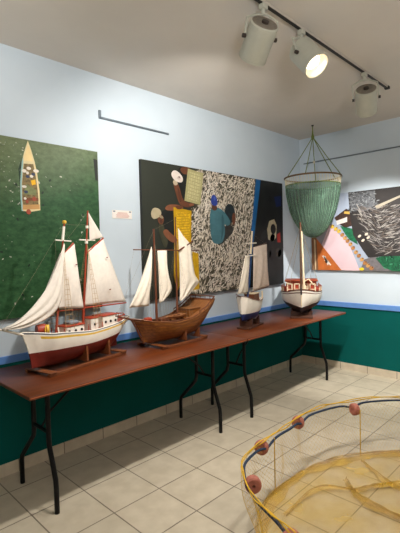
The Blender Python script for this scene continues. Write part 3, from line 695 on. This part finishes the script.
# raised after deck and its railing
rl = MB(); q = sh[-14:]
for s in (-1, 1): rl.tube([(x, s*(y-.004), z+.022) for x, y, z in q], .0048, 6)
rl.tube([(q[-1][0], s*(q[-1][1]-.004), q[-1][2]+.022) for s in (-1, 1)], .0048, 6)
for s in (-1, 1):
    for i in range(0, 14, 3): x, y, z = q[i]; rl.tube([(x, s*(y-.004), z-.005), (x, s*(y-.004), z+.022)], .0028, 6)
for k in (-.6, -.2, .2, .6): rl.tube([(q[-1][0], k*q[-1][1], q[-1][2]-.005), (q[-1][0], k*q[-1][1], q[-1][2]+.022)], .0028, 6)
rl.build('stern_railing', M['mastbrown'], s2)
MB().box((.56, -.10, .228), (.675, .10, .236), bev=.002).build('after_deck', M['deckwood'], s2)
MB().box((.585, -.006, .036), (.65, .006, .17), bev=.003).build('rudder', M['mastbrown'], s2)
cradle('display_stand', (-2.80, -.357, TZ), a2, .52, .27, .08, M['standwood'], 'cradle stand under the all brown wooden ship', .264, (.26, .42), inner=(.078, .012), mid=.004)

# ------------------------------------------------------------------ ship 3: small white and blue sailing boat
a3 = math.radians(15)
O3 = Vector((-1.645, -.42, TZ)); O3 += Vector((math.cos(a3), math.sin(a3), 0))*-.165
s3 = thing('model_ship', 'small white model ship with navy bottom and tan sails, third from the left', 'model ship', O3, a3, 'model ships on the tables')
def q3(p): return [(x+.19, z) for x, z in p]
h, d, sh = make_hull(s3, .37, [(0, .085), (.2, .07), (.8, .075), (1, .13)], [(0, .312), (.25, .275), (.6, .25), (1, .262)],
    [(0, .142), (1, .15)], [(0, 0), (.06, .05), (.2, .07), (.5, .088), (.8, .08), (1, .06)],
    lambda r: -.02*r, lambda r: -.03*(1-r), [(.6, 1), (.85, 1), (1, 1)], [M['bluepaint'], M['white']], deckmat=M['deckwood'], full=.45, bul=.022)
rail_cap(s3, sh, .004, M['mastbrown'], dz=-.004, inset=-.001)
m3 = pole(s3, (.125, .22), (.275, .905), .0105, .006, M['mastblue'], 'mast')
part(MB().tube([(.228, 0, .69), (.276, 0, .91)], [.0105, .0075], 10).build('upper_mast', M['cream'], m3), 'pale upper mast')
MB().tube([(.09, -.014, .792), (.34, -.014, .797)], .006, 6).build('crosstree', M['white'], m3)
MB().tube([(.10, -.024, .675), (.29, -.024, .678)], .006, 6).build('crosstree', M['white'], m3)
part(sail(s3, q3([(.085, .755), (.04, .335)]), q3([(.455, .788), (.485, .345)]), M['sailgrey'], .03, -.012, 'mainsail', .006, nu=24, nv=24, seed=11), 'tan striped mainsail')
part(sail(s3, q3([(-.115, .68), (-.22, .50), (-.31, .335)]), q3([(-.0, .68), (-.045, .50), (-.07, .335)]), M['sailwarm'], .02, -.01, 'jib', .005, seed=12), 'cream jib')
pole(s3, q3([(.06, .745)])[0], q3([(.47, .80)])[0], .004, .003, M['mastbrown'], 'gaff', 8)
pole(s3, q3([(.03, .325)])[0], q3([(.50, .335)])[0], .0045, .0035, M['mastbrown'], 'boom', 8)
pole(s3, (.02, .29), (-.12, .335), .005, .003, M['mastbrown'], 'bowsprit', 8)
lines(s3, [((.25, 0, .90), (-.12, 0, .335)), ((.25, 0, .90), (.63, 0, .79)), ((.25, 0, .90), (.15, .09, .27)), ((.25, 0, .90), (.15, -.09, .27)), ((.07, 0, .79), (.03, -.06, .28))], M['thread'])
house(s3, .17, .30, .10, .235, .31, M['mastbrown'], M['cream'], name='cabin')
MB().tube([(.32, -.075, .25), (.32, -.075, .33)], .008, 8).build('post', M['cream'], s3)
MB().box((.31, -.006, .075), (.365, .006, .15), bev=.003).build('rudder', M['bluepaint'], s3)
cradle('display_stand', (O3.x+.01, O3.y-.0, TZ), a3, .36, .13, .085, M['standdark'], 'dark block stand under the small white and navy ship', .115, (.07, .24), .016, False, (.03, .048), .046)

# ------------------------------------------------------------------ ship 4: white and black boat, bow on, in the corner
a4 = math.radians(31)
s4 = thing('model_ship', 'white model boat with black bottom and red deckhouse, bow on, below the hanging green net', 'model ship', (-.97, -.58, TZ), a4, 'model ships on the tables')
h, d, sh = make_hull(s4, .78, [(0, .07), (.2, .052), (.8, .055), (1, .10)], [(0, .312), (.2, .272), (.5, .256), (1, .285)],
    [(0, .118), (.25, .15), (1, .165)], [(0, 0), (.05, .06), (.12, .115), (.28, .19), (.5, .222), (.8, .19), (1, .12)],
    lambda r: -.035*r, lambda r: -.03*(1-r), [(.55, 1), (.78, 1), (.84, 2), (.93, 1), (1, 2)], [M['blackpaint'], M['white'], M['mastbrown']], deckmat=M['deckred'], full=.42, bul=.03)
rail_cap(s4, sh, .006, M['mastbrown'])
part(MB().tube([(-.036, 0, .315), (-.033, 0, .26), (-.016, 0, .13)], .0065, 6).build('stem_post', M['cream'], s4), 'cream stem')
part(MB().box((-.044, -.008, .255), (-.026, .008, .325), bev=.003).build('stem_head', M['blackpaint'], s4), 'dark stem head')
pole(s4, (.10, .25), (.083, 1.01), .0125, .008, M['mastbrown'], 'mast')
pole(s4, (.06, .30), (.065, .912), .012, .008, M['cream'], 'derrick_boom', y=-.03, yb=-.012)
# red deckhouse with white framed windows
dh = MB().box((.26, -.165, .23), (.56, .165, .37), bev=.01).build('deckhouse', M['redtrim'], s4)
MB().box((.24, -.178, .37), (.58, .178, .384), bev=.004).build('roof', M['deckred'], dh)
for y in (-.12, -.045, .045, .12):
    w = MB()
    for z in (.285, .345): w.box((.25, y-.028, z-.005), (.258, y+.028, z+.005))
    for s in (-1, 1): w.box((.25, y+s*.026-.006, .285), (.258, y+s*.026+.006, .345))
    w.build('window_frame', M['cream'], dh, smooth=False)
# tall red rail stanchions along both sides
st = MB()
for s in (-1, 1):
    st.tube([(x, s*(y-.006), z+.055) for x, y, z in sh[9:30]], .005, 6)
st.build('side_rail', M['redtrim'], s4)
for s in (-1, 1):
    for i in (9, 13, 17, 21, 25, 29):
        x, y, z = sh[i]; MB().box((x-.007, s*(y-.006)-.006, z-.005), (x+.007, s*(y-.006)+.006, z+.052), bev=.002).build('stanchion', M['cream'], s4)
    MB().grid([[(x, s*(y-.009), z+k) for k in (0, .046)] for x, y, z in sh[9:30]]).build('side_board', M['redtrim'], s4, thick=.004)
MB().box((.11, -.055, .24), (.18, .02, .335), bev=.006).build('hatch_box', M['cream'], s4)
MB().box((.115, -.012, .335), (.165, .012, .35), bev=.003).build('hatch_lid', M['cream'], s4)
MB().tube([(.05, -.09, .24), (.05, .0, .30), (.05, .09, .24)], .007, 6).build('bow_arch', M['cream'], s4)
MB().tube([(.2, .10, .24), (.2, .10, .345), (.2, .16, .36)], .007, 6).build('davit', M['cream'], s4)
MB().tube([(.2, -.13, .34), (.22, -.08, .40), (.22, -.03, .37)], .008, 6).build('davit', M['cream'], s4)
lines(s4, [((.084, 0, .97), (.25, .19, .31)), ((.084, 0, .97), (.35, .20, .31)), ((.084, 0, .9), (.15, .13, .30)), ((.084, 0, .97), (.25, -.19, .31)), ((.084, 0, .97), (.35, -.2, .31)), ((.084, 0, .9), (.15, -.13, .30)), ((.083, 0, 1.0), (-.03, 0, .32)), ((.083, 0, 1.0), (.76, 0, .30))], M['thread'], r=.0013)
MB().box((.70, -.007, .055), (.77, .007, .16), bev=.003).build('rudder', M['blackpaint'], s4)
O4 = Vector((-.97, -.58, TZ))+Vector((math.cos(a4), math.sin(a4), 0))*.02
cradle('display_stand', O4, a4, .62, .23, .046, M['standdark'], 'dark wooden stand under the white and black boat below the net', .216, (.16, .48), .018, False, (.05, .026), .024)

# ------------------------------------------------------------------ hanging green net
n = thing('hanging_net', 'green cone shaped net on a round hoop, hanging from the ceiling in the corner', 'net', (-.46, -.44, 2.275))
RR = .312
MB().tube([(RR*math.cos(2*PI*k/48), RR*math.sin(2*PI*k/48), 0) for k in range(48)], .0095, 8, closed=True).build('hoop', M['brass'], n)
prof = [(.303, -.085), (.300, -.12), (.291, -.18), (.276, -.28), (.253, -.38), (.218, -.47), (.170, -.56), (.115, -.63), (.06, -.672), (.012, -.682)]
prof = resamp(smooth(prof, 2), 30); NP = 320; PL = 44; rr = random.Random(5)
pj = [rr.uniform(.6, 1.3) for _ in range(PL+1)]
rows = []
for i, (r_, z) in enumerate(prof):
    w = min(1, i/4)*(1-.6*i/29)
    rows.append([(r_*(1+.034*w*pj[int(k*PL/NP) % PL]*math.cos(PL*2*PI*k/NP))*math.cos(2*PI*k/NP), r_*(1+.034*w*pj[int(k*PL/NP) % PL]*math.cos(PL*2*PI*k/NP))*math.sin(2*PI*k/NP), z+(.006*math.cos(PL*2*PI*k/NP) if i == 0 else 0)) for k in range(NP+1)])
nb = MB().grid(rows)
for k in range(0, NP, 4):                              # the long strands the netting hangs in
    nb.tube([(x*1.004, y*1.004, z) for x, y, z in [rows[i][k] for i in range(0, 30, 2)]+[rows[29][k]]], .0016, 4, mi=1)
nb.build('net_bag', [M['gnet'], M['gstrand']], n, ang=80)
lac = MB()
for k in range(60):
    a = 2*PI*k/60; b_ = 2*PI*(k+.5)/60
    lac.tube([(RR*math.cos(a), RR*math.sin(a), .0), (.303*math.cos(b_), .303*math.sin(b_), -.09)], .0016, 4); lac.tube([(RR*math.cos(a), RR*math.sin(a), .0), (.303*math.cos(a), .303*math.sin(a), -.09)], .0022, 4)
MB().tube([(.303*math.cos(2*PI*k/60), .303*math.sin(2*PI*k/60), -.088) for k in range(60)], .0045, 6, closed=True).build('net_edge_cord', M['gthread'], n)
part(lac.build('lacing', M['peg'], n), 'pale cord lacing the net to its hoop')
ax_, ay_, az_ = .012, -.002, .46
for a in (150, 196, 283, 23, 335):
    a = math.radians(a); o = MB().tube([(ax_, ay_, az_), (ax_+(RR*math.cos(a)-ax_)*.5, ay_+(RR*math.sin(a)-ay_)*.5, az_*.49), (RR*math.cos(a), RR*math.sin(a), .006)], .0045, 6).build('suspension_cord', M['gthread'], n)
a = math.radians(23); MB().lathe([(0, -.02), (.012, -.012), (.012, .012), (0, .02)], 8, 0, (RR*math.cos(a)*.55, RR*math.sin(a)*.55, az_*.45)).build('knot', M['peg'], n)
a = math.radians(318); MB().lathe([(0, -.03), (.02, -.02), (.024, .012), (0, .02)], 10, 0, (RR*math.cos(a), RR*math.sin(a), -.01)).build('knot', M['threadtan'], n)
MB().lathe([(0, -.03), (.014, -.025), (.018, 0), (.010, .03), (.006, .07), (0, .07)], 10, 0, (ax_, ay_, az_)).build('knot', M['gthread'], n)
MB().tube([(ax_, ay_, az_+.05), (ax_, ay_, H-2.275)], .006, 6).build('hanging_cord', M['gthread'], n)
MB().lathe([(0, -.012), (.012, -.012), (.016, 0), (0, 0)], 10, 0, (ax_, ay_, H-2.275)).build('ceiling_hook', M['knob'], n)

# ------------------------------------------------------------------ round fishing net on the floor
nt = thing('fishing_net', 'round yellow fishing net standing on the tiles, its blue rope threaded with floats', 'net', (-2.45, -2.35, 0))
cx, cy = -2.45, -2.35
# measured arc on the far side, closed into a round on the near side
arc = [(-1.546, -1.754), (-1.755, -1.577), (-1.908, -1.495), (-2.274, -1.389), (-2.515, -1.414), (-2.786, -1.428), (-2.9, -1.433), (-3.089, -1.476), (-3.194, -1.58), (-3.301, -1.713), (-3.325, -1.786), (-3.386, -1.963)]
def polar(pts): return sorted((math.atan2(y-cy, x-cx) % (2*PI), math.hypot(x-cx, y-cy)) for x, y in pts)
def ring_r(pts, base):
    P = polar(pts)
    def f(a):
        a %= 2*PI
        if a <= P[0][0] or a >= P[-1][0]:
            span = (P[0][0]-P[-1][0]) % (2*PI); t_ = ((a-P[-1][0]) % (2*PI))/span; w = math.sin(PI*t_)
            return lerp(lerp(P[-1][1], P[0][1], t_), base, min(1, w*1.6))
        for (a0, r0), (a1_, r1) in zip(P, P[1:]):
            if a <= a1_: t_ = (a-a0)/(a1_-a0); return lerp(r0, r1, t_)
    return f
def sm_ring(f, n=360, w=14):
    v = [f(2*PI*i/n) for i in range(n)]; return [sum(v[(i+k) % n] for k in range(-w, w+1))/(2*w+1) for i in range(n)]
TOP = sm_ring(ring_r(arc, 1.0), w=3)
BOT = sm_ring(ring_r([(-1.724, -1.813), (-1.967, -1.629), (-2.182, -1.514), (-2.566, -1.441), (-2.721, -1.434), (-2.879, -1.453), (-3.15, -1.62), (-3.30, -1.86)], .94), w=12)
def at(R_, a): 
    i = (a % (2*PI))/(2*PI)*360; j = int(i) % 360; return lerp(R_[j], R_[(j+1) % 360], i-int(i))
ZT = .335
def topp(a, dr=0., dz=0.): r_ = at(TOP, a)+dr; return (r_*math.cos(a), r_*math.sin(a), ZT+dz)
def botp(a, dr=0., z=.006): r_ = at(BOT, a)+dr; return (r_*math.cos(a), r_*math.sin(a), z)
FP = [(-1.887, -1.556), (-2.354, -1.374), (-2.81, -1.405), (-3.158, -1.608)]
FA = [math.atan2(y-cy, x-cx) for x, y in FP]
allA = FA+[FA[-1]+.42*i for i in range(1, 9)]
def near_float(a): return min(abs((a-f+PI) % (2*PI)-PI) for f in allA)
pts = []
for i in range(300):
    a = 2*PI*i/300; d_ = near_float(a); w = math.exp(-(d_/.06)**2)
    pts.append(topp(a, -.012, -.012-.022*w))
part(MB().tube(pts, .0075, 8, closed=True).build('float_rope', M['rope_blue'], nt), 'blue rope')
hl = MB(); 
for q_ in (0, 1): hl.tube([topp(2*PI*i/240, .004*math.sin(i*.7+q_*3), .016+.005*math.sin(i*.43+q_*2)-.009*q_) for i in range(240)], .0034, 6, closed=True)
part(hl.build('head_line', M['yrope'], nt), 'yellow top edge of the net')
for i, a in enumerate(allA):
    p = Vector((FP[i][0]-cx, FP[i][1]-cy, .298)) if i < 4 else Vector(topp(a, -.01, -.034)); tg = (Vector(topp(a+.03))-Vector(topp(a-.03))).normalized()
    if i in (1, 2): tg = (tg+Vector((-.45, -.5, 0))).normalized()
    rr_ = .043; o = MB().lathe([(.009, -.022), (.034, -.022), (.041, -.016), (rr_, 0), (.041, .016), (.034, .022), (.009, .022), (.009, -.022)], 24, 0, p, tg)
    f = o.build('float', M['float'], nt)
# netting wall of fine threads
wl = MB(); NC = 240; NR = 11
def wp(i, j):
    a = 2*PI*i/NC; v = j/NR; A_ = Vector(topp(a, 0, .01)); B_ = Vector(botp(a, 0, .008)); p = A_.lerp(B_, v)
    s_ = math.sin(PI*v)*(.02*math.sin(a*23)+.02*math.sin(a*9+1)); return p+Vector((math.cos(a)*s_, math.sin(a)*s_, 0))
for i in range(NC):
    for j in range(NR):
        wl.tube([wp(i, j), wp(i+1, j+1)], .0005, 3); wl.tube([wp(i+1, j), wp(i, j+1)], .0005, 3)
w_ = wl.build('net_wall', M['yrope'], nt); w_['kind'] = 'stuff'
# upright stakes
for a in [math.atan2(y-cy, x-cx) for x, y in [(-1.95, -1.62), (-2.72, -1.425)]]+[FA[-1]+.5*i for i in range(1, 8)]:
    q_ = botp(a, .0, .0); MB().tube([q_, (q_[0], q_[1], ZT-.005)], .0035, 6).build('stake', M['yrope'], nt)
# netting lying on the tiles
rows = []
for i in range(30):
    f_ = i/29; rows.append([((at(BOT, 2*PI*k/180)*f_*math.cos(2*PI*k/180)), (at(BOT, 2*PI*k/180)*f_*math.sin(2*PI*k/180)), .006+.004*math.sin(9*f_+k*.31)*math.cos(k*.17+f_*4)) for k in range(181)])
g_ = MB().grid(rows).build('floor_netting', M['ynet'], nt); g_['kind'] = 'stuff'
def ribbon(mb, P, wd, hgt, seed, closed=False):
    """a loose gathered strip of netting lying on the tiles"""
    rr = random.Random(seed); ph = rr.random()*6; rows = []; N = len(P)
    for i in range(N+1 if closed else N):
        p = Vector(P[i % N]); a_ = Vector(P[(i+1) % N]) if (closed or i < N-1) else p; b_ = Vector(P[(i-1) % N]) if (closed or i > 0) else p
        t_ = (a_-b_).normalized(); nrm = Vector((-t_.y, t_.x, 0)); k = 1. if closed else math.sin(PI*min(.97, max(.08, i/N)))**.5
        w_ = wd*k*(1+.35*math.sin(i*.31+ph)+.2*math.sin(i*.83+ph))
        rows.append([p+nrm*(w_*u+.01*math.sin(i*.19+ph))+Vector((0, 0, .004+hgt*(1-u*u)*(1+.4*math.sin(i*.5+u*7+ph)))) for u in (-1, -.7, -.35, 0, .35, .7, 1)])
    mb.grid(rows)
fd = MB()
ribbon(fd, [botp(2*PI*i/200, -.03, .006) for i in range(200)], .034, .010, 3, True)
ribbon(fd, [botp(2*PI*i/200, -.008, .006) for i in range(200)], .010, .018, 5, True)
part(fd.build('foot_fold', M['yfold'], nt), 'gathered yellow netting along the foot')
def fold(pts, r, seed):
    P = smooth([(x-cx, y-cy, .014) for x, y in pts], 3); mb = MB()
    ribbon(mb, P, r*2.6, r, seed); ribbon(mb, P, r*1.1, r*1.8, seed+20)
    mb.build('net_fold', M['yfold'], nt)
fold([(-2.35, -1.70), (-2.42, -1.77), (-2.46, -1.86), (-2.50, -2.0), (-2.52, -2.12), (-2.5, -2.3), (-2.42, -2.5)], .011, 1)
fold([(-2.44, -1.79), (-2.36, -1.84), (-2.27, -1.88), (-2.12, -1.98), (-2.0, -2.1), (-1.95, -2.3)], .009, 2)
fold([(-2.05, -1.68), (-2.15, -1.82), (-2.20, -1.92), (-2.25, -2.15)], .006, 3)
fold([(-2.9, -1.62), (-2.7, -1.6), (-2.5, -1.62), (-2.42, -1.78)], .005, 4)

# ------------------------------------------------------------------ track and spotlights
TY = -1.466
tr = thing('light_track', 'thin black lighting track fixed along the ceiling', 'light track', (-3.2, TY, H))
MB().box((-2.2, -.013, -.016), (2.225, .013, 0), bev=.002).build('track_body', M['trackwhite'], tr)
part(MB().box((-2.2, -.0105, -.020), (2.225, .0105, -.014)).build('track_slot', M['trackblack'], tr), 'black conductor slot')
MB().box((2.2, -.019, -.024), (2.235, .019, 0), bev=.002).build('end_cap', M['trackblack'], tr)
def spotlight(x, axis, pivot, lit, label, energy, ang=100, beam=None):
    t = thing('track_spotlight', label, 'spotlight', (x, TY, H), 0, 'spotlights on the ceiling track')
    ax = Vector(axis).normalized(); c = Vector(pivot); Rr = .082; Lb = .195
    MB().box((-.022, -.018, -.05), (.022, .018, -.018), bev=.003).build('track_adapter', M['lampwhite'], t)
    back = c-ax*Lb*.42
    prof = [(0, 0), (Rr*.9, 0), (Rr, .006), (Rr, Lb), (Rr-.005, Lb), (Rr-.005, .03), (0, .03)]
    b = MB().lathe(prof, 36, [1, 0, 0, 0, 2, 2], back, ax); body = b.build('lamp_housing', [M['lampwhite'], M['lamprear'], M['reflector']], t, ang=50)
    MB().lathe([(0, -.012), (.02, -.012), (.02, .0), (0, 0)], 14, 0, back, ax).build('rear_knob', M['knob'], body)
    side = ax.cross(Vector((0, 0, 1))).normalized(); up = Vector((0, 0, -.055)); top = Vector((0, 0, -.075))
    yk = [c+side*(Rr+.012), c+side*(Rr+.012)+(top-c)*.80, top+side*.03, top-side*.03, c-side*(Rr+.012)+(top-c)*.80, c-side*(Rr+.012)]
    MB().tube(yk, .006, 6, flat=1.6).build('yoke', M['lampwhite'], t)
    MB().tube([(0, 0, -.05), (0, 0, -.08)], .011, 10).build('swivel', M['lampwhite'], t)
    for s in (-1, 1): MB().lathe([(0, 0), (.012, 0), (.012, .018), (0, .018)], 10, 0, c+side*s*(Rr+.006), side*s).build('side_knob', M['knob'], t)
    bl = MB().lathe([(0, .0), (.03, -.003), (.048, -.014), (.05, -.03)], 24, 0, back+ax*(Lb-.03), ax)
    bb = bl.build('bulb', M['bulb'], body)
    if not lit: bb['label'] = 'lamp face turned away'
    MB().lathe([(Rr-.006, 0), (Rr+.002, 0), (Rr+.002, .012), (Rr-.006, .012), (Rr-.006, 0)], 36, 0, back+ax*(Lb-.006), ax).build('front_ring', M['lampwhite'], body)
    add_spot(Vector((x, TY, H))+back+ax*(Lb+.01), beam or ax, energy, ang)
    return t
def add_spot(loc, ax, energy, ang=100, blend=.6, col=(1, .95, .88), rad=.035):
    l = bpy.data.lights.new('spot_beam', 'SPOT'); l.energy = energy; l.spot_size = math.radians(ang); l.spot_blend = blend; l.shadow_soft_size = rad; l.color = col
    o = bpy.data.objects.new('spot_beam', l); COL.objects.link(o); o.location = loc; o.rotation_euler = Vector(ax).to_track_quat('-Z', 'Y').to_euler()
E1, E2, E3, E0 = 70, 52, 190, 4
spotlight(-2.80, (.36, .72, -.60), (-.012, .02, -.2), False, 'white track spotlight nearest the camera, its back towards us', E1, 130)
spotlight(-2.395, (-.10, -.62, -.755), (.012, -.03, -.185), True, 'white track spotlight with its lamp lit and facing us, middle of three', E2, 140)
spotlight(-1.455, (.686, .288, -.668), (.035, .0, -.21), False, 'white track spotlight farthest from the camera, near the end of the track', E3, 76, (.6, .25, -.76))
add_spot((-3.75, -1.38, 2.58), (.1, .7, -.72), E0, 130)
add_spot((-4.4, -1.38, 2.58), (.12, .9, -.08), 33, 115, 1.)
add_spot((-3.3, -1.38, 2.58), (.1, -.1, -1), 84, 125)
add_spot((-.55, -1.36, 2.6), (-.2, -.25, -1), 46, 100)

# unseen fill lights, added outside the frame
def area(loc, tgt, size, e, colr):
    l = bpy.data.lights.new('fill_lamp', 'AREA'); l.energy = e; l.size = size; l.color = colr
    o = bpy.data.objects.new('fill_lamp', l); COL.objects.link(o); o.location = loc; o.rotation_euler = (Vector(tgt)-Vector(loc)).to_track_quat('-Z', 'Y').to_euler()
# upward fill spots added to brighten the ceiling, behind the camera and off right
add_spot((-5.2, -3.9, 1.7), (.25, .2, 1), 470, 165, 1., (1, .97, .94), .2)
add_spot((-1.1, -4.0, 1.9), (-.05, .1, 1), 85, 160, 1., (1, .97, .94), .2)

w = bpy.data.worlds.new('room_ambience'); bpy.context.scene.world = w; w.use_nodes = True
bg = w.node_tree.nodes['Background']; bg.inputs[0].default_value = (.95, .97, 1, 1); bg.inputs[1].default_value = .01

# ------------------------------------------------------------------ camera
def rot(a, b, c):
    ca, sa, cb, sb, cc, sc = math.cos(a), math.sin(a), math.cos(b), math.sin(b), math.cos(c), math.sin(c)
    f = Vector((ca*cb, sa*cb, sb)); r_ = Vector((sa, -ca, 0)); u = r_.cross(f)
    r2 = r_*cc+u*sc; u2 = -r_*sc+u*cc
    return Matrix((r2, u2, -f)).transposed()
cd = bpy.data.cameras.new('camera'); cam = bpy.data.objects.new('camera', cd); COL.objects.link(cam)
cd.sensor_fit = 'HORIZONTAL'; cd.sensor_width = 36; cd.lens = 36*417.89/400; cd.clip_start = .05
cam.matrix_world = Matrix.Translation((-4.784, -2.877, 1.47)) @ rot(.7791, -.0368, -.0233).to_4x4()
sc = bpy.context.scene; sc.camera = cam
sc.view_settings.view_transform = 'Standard'; sc.view_settings.look = 'None'; sc.view_settings.gamma = 1; sc.view_settings.use_curve_mapping = False
sc.view_settings.exposure = .2
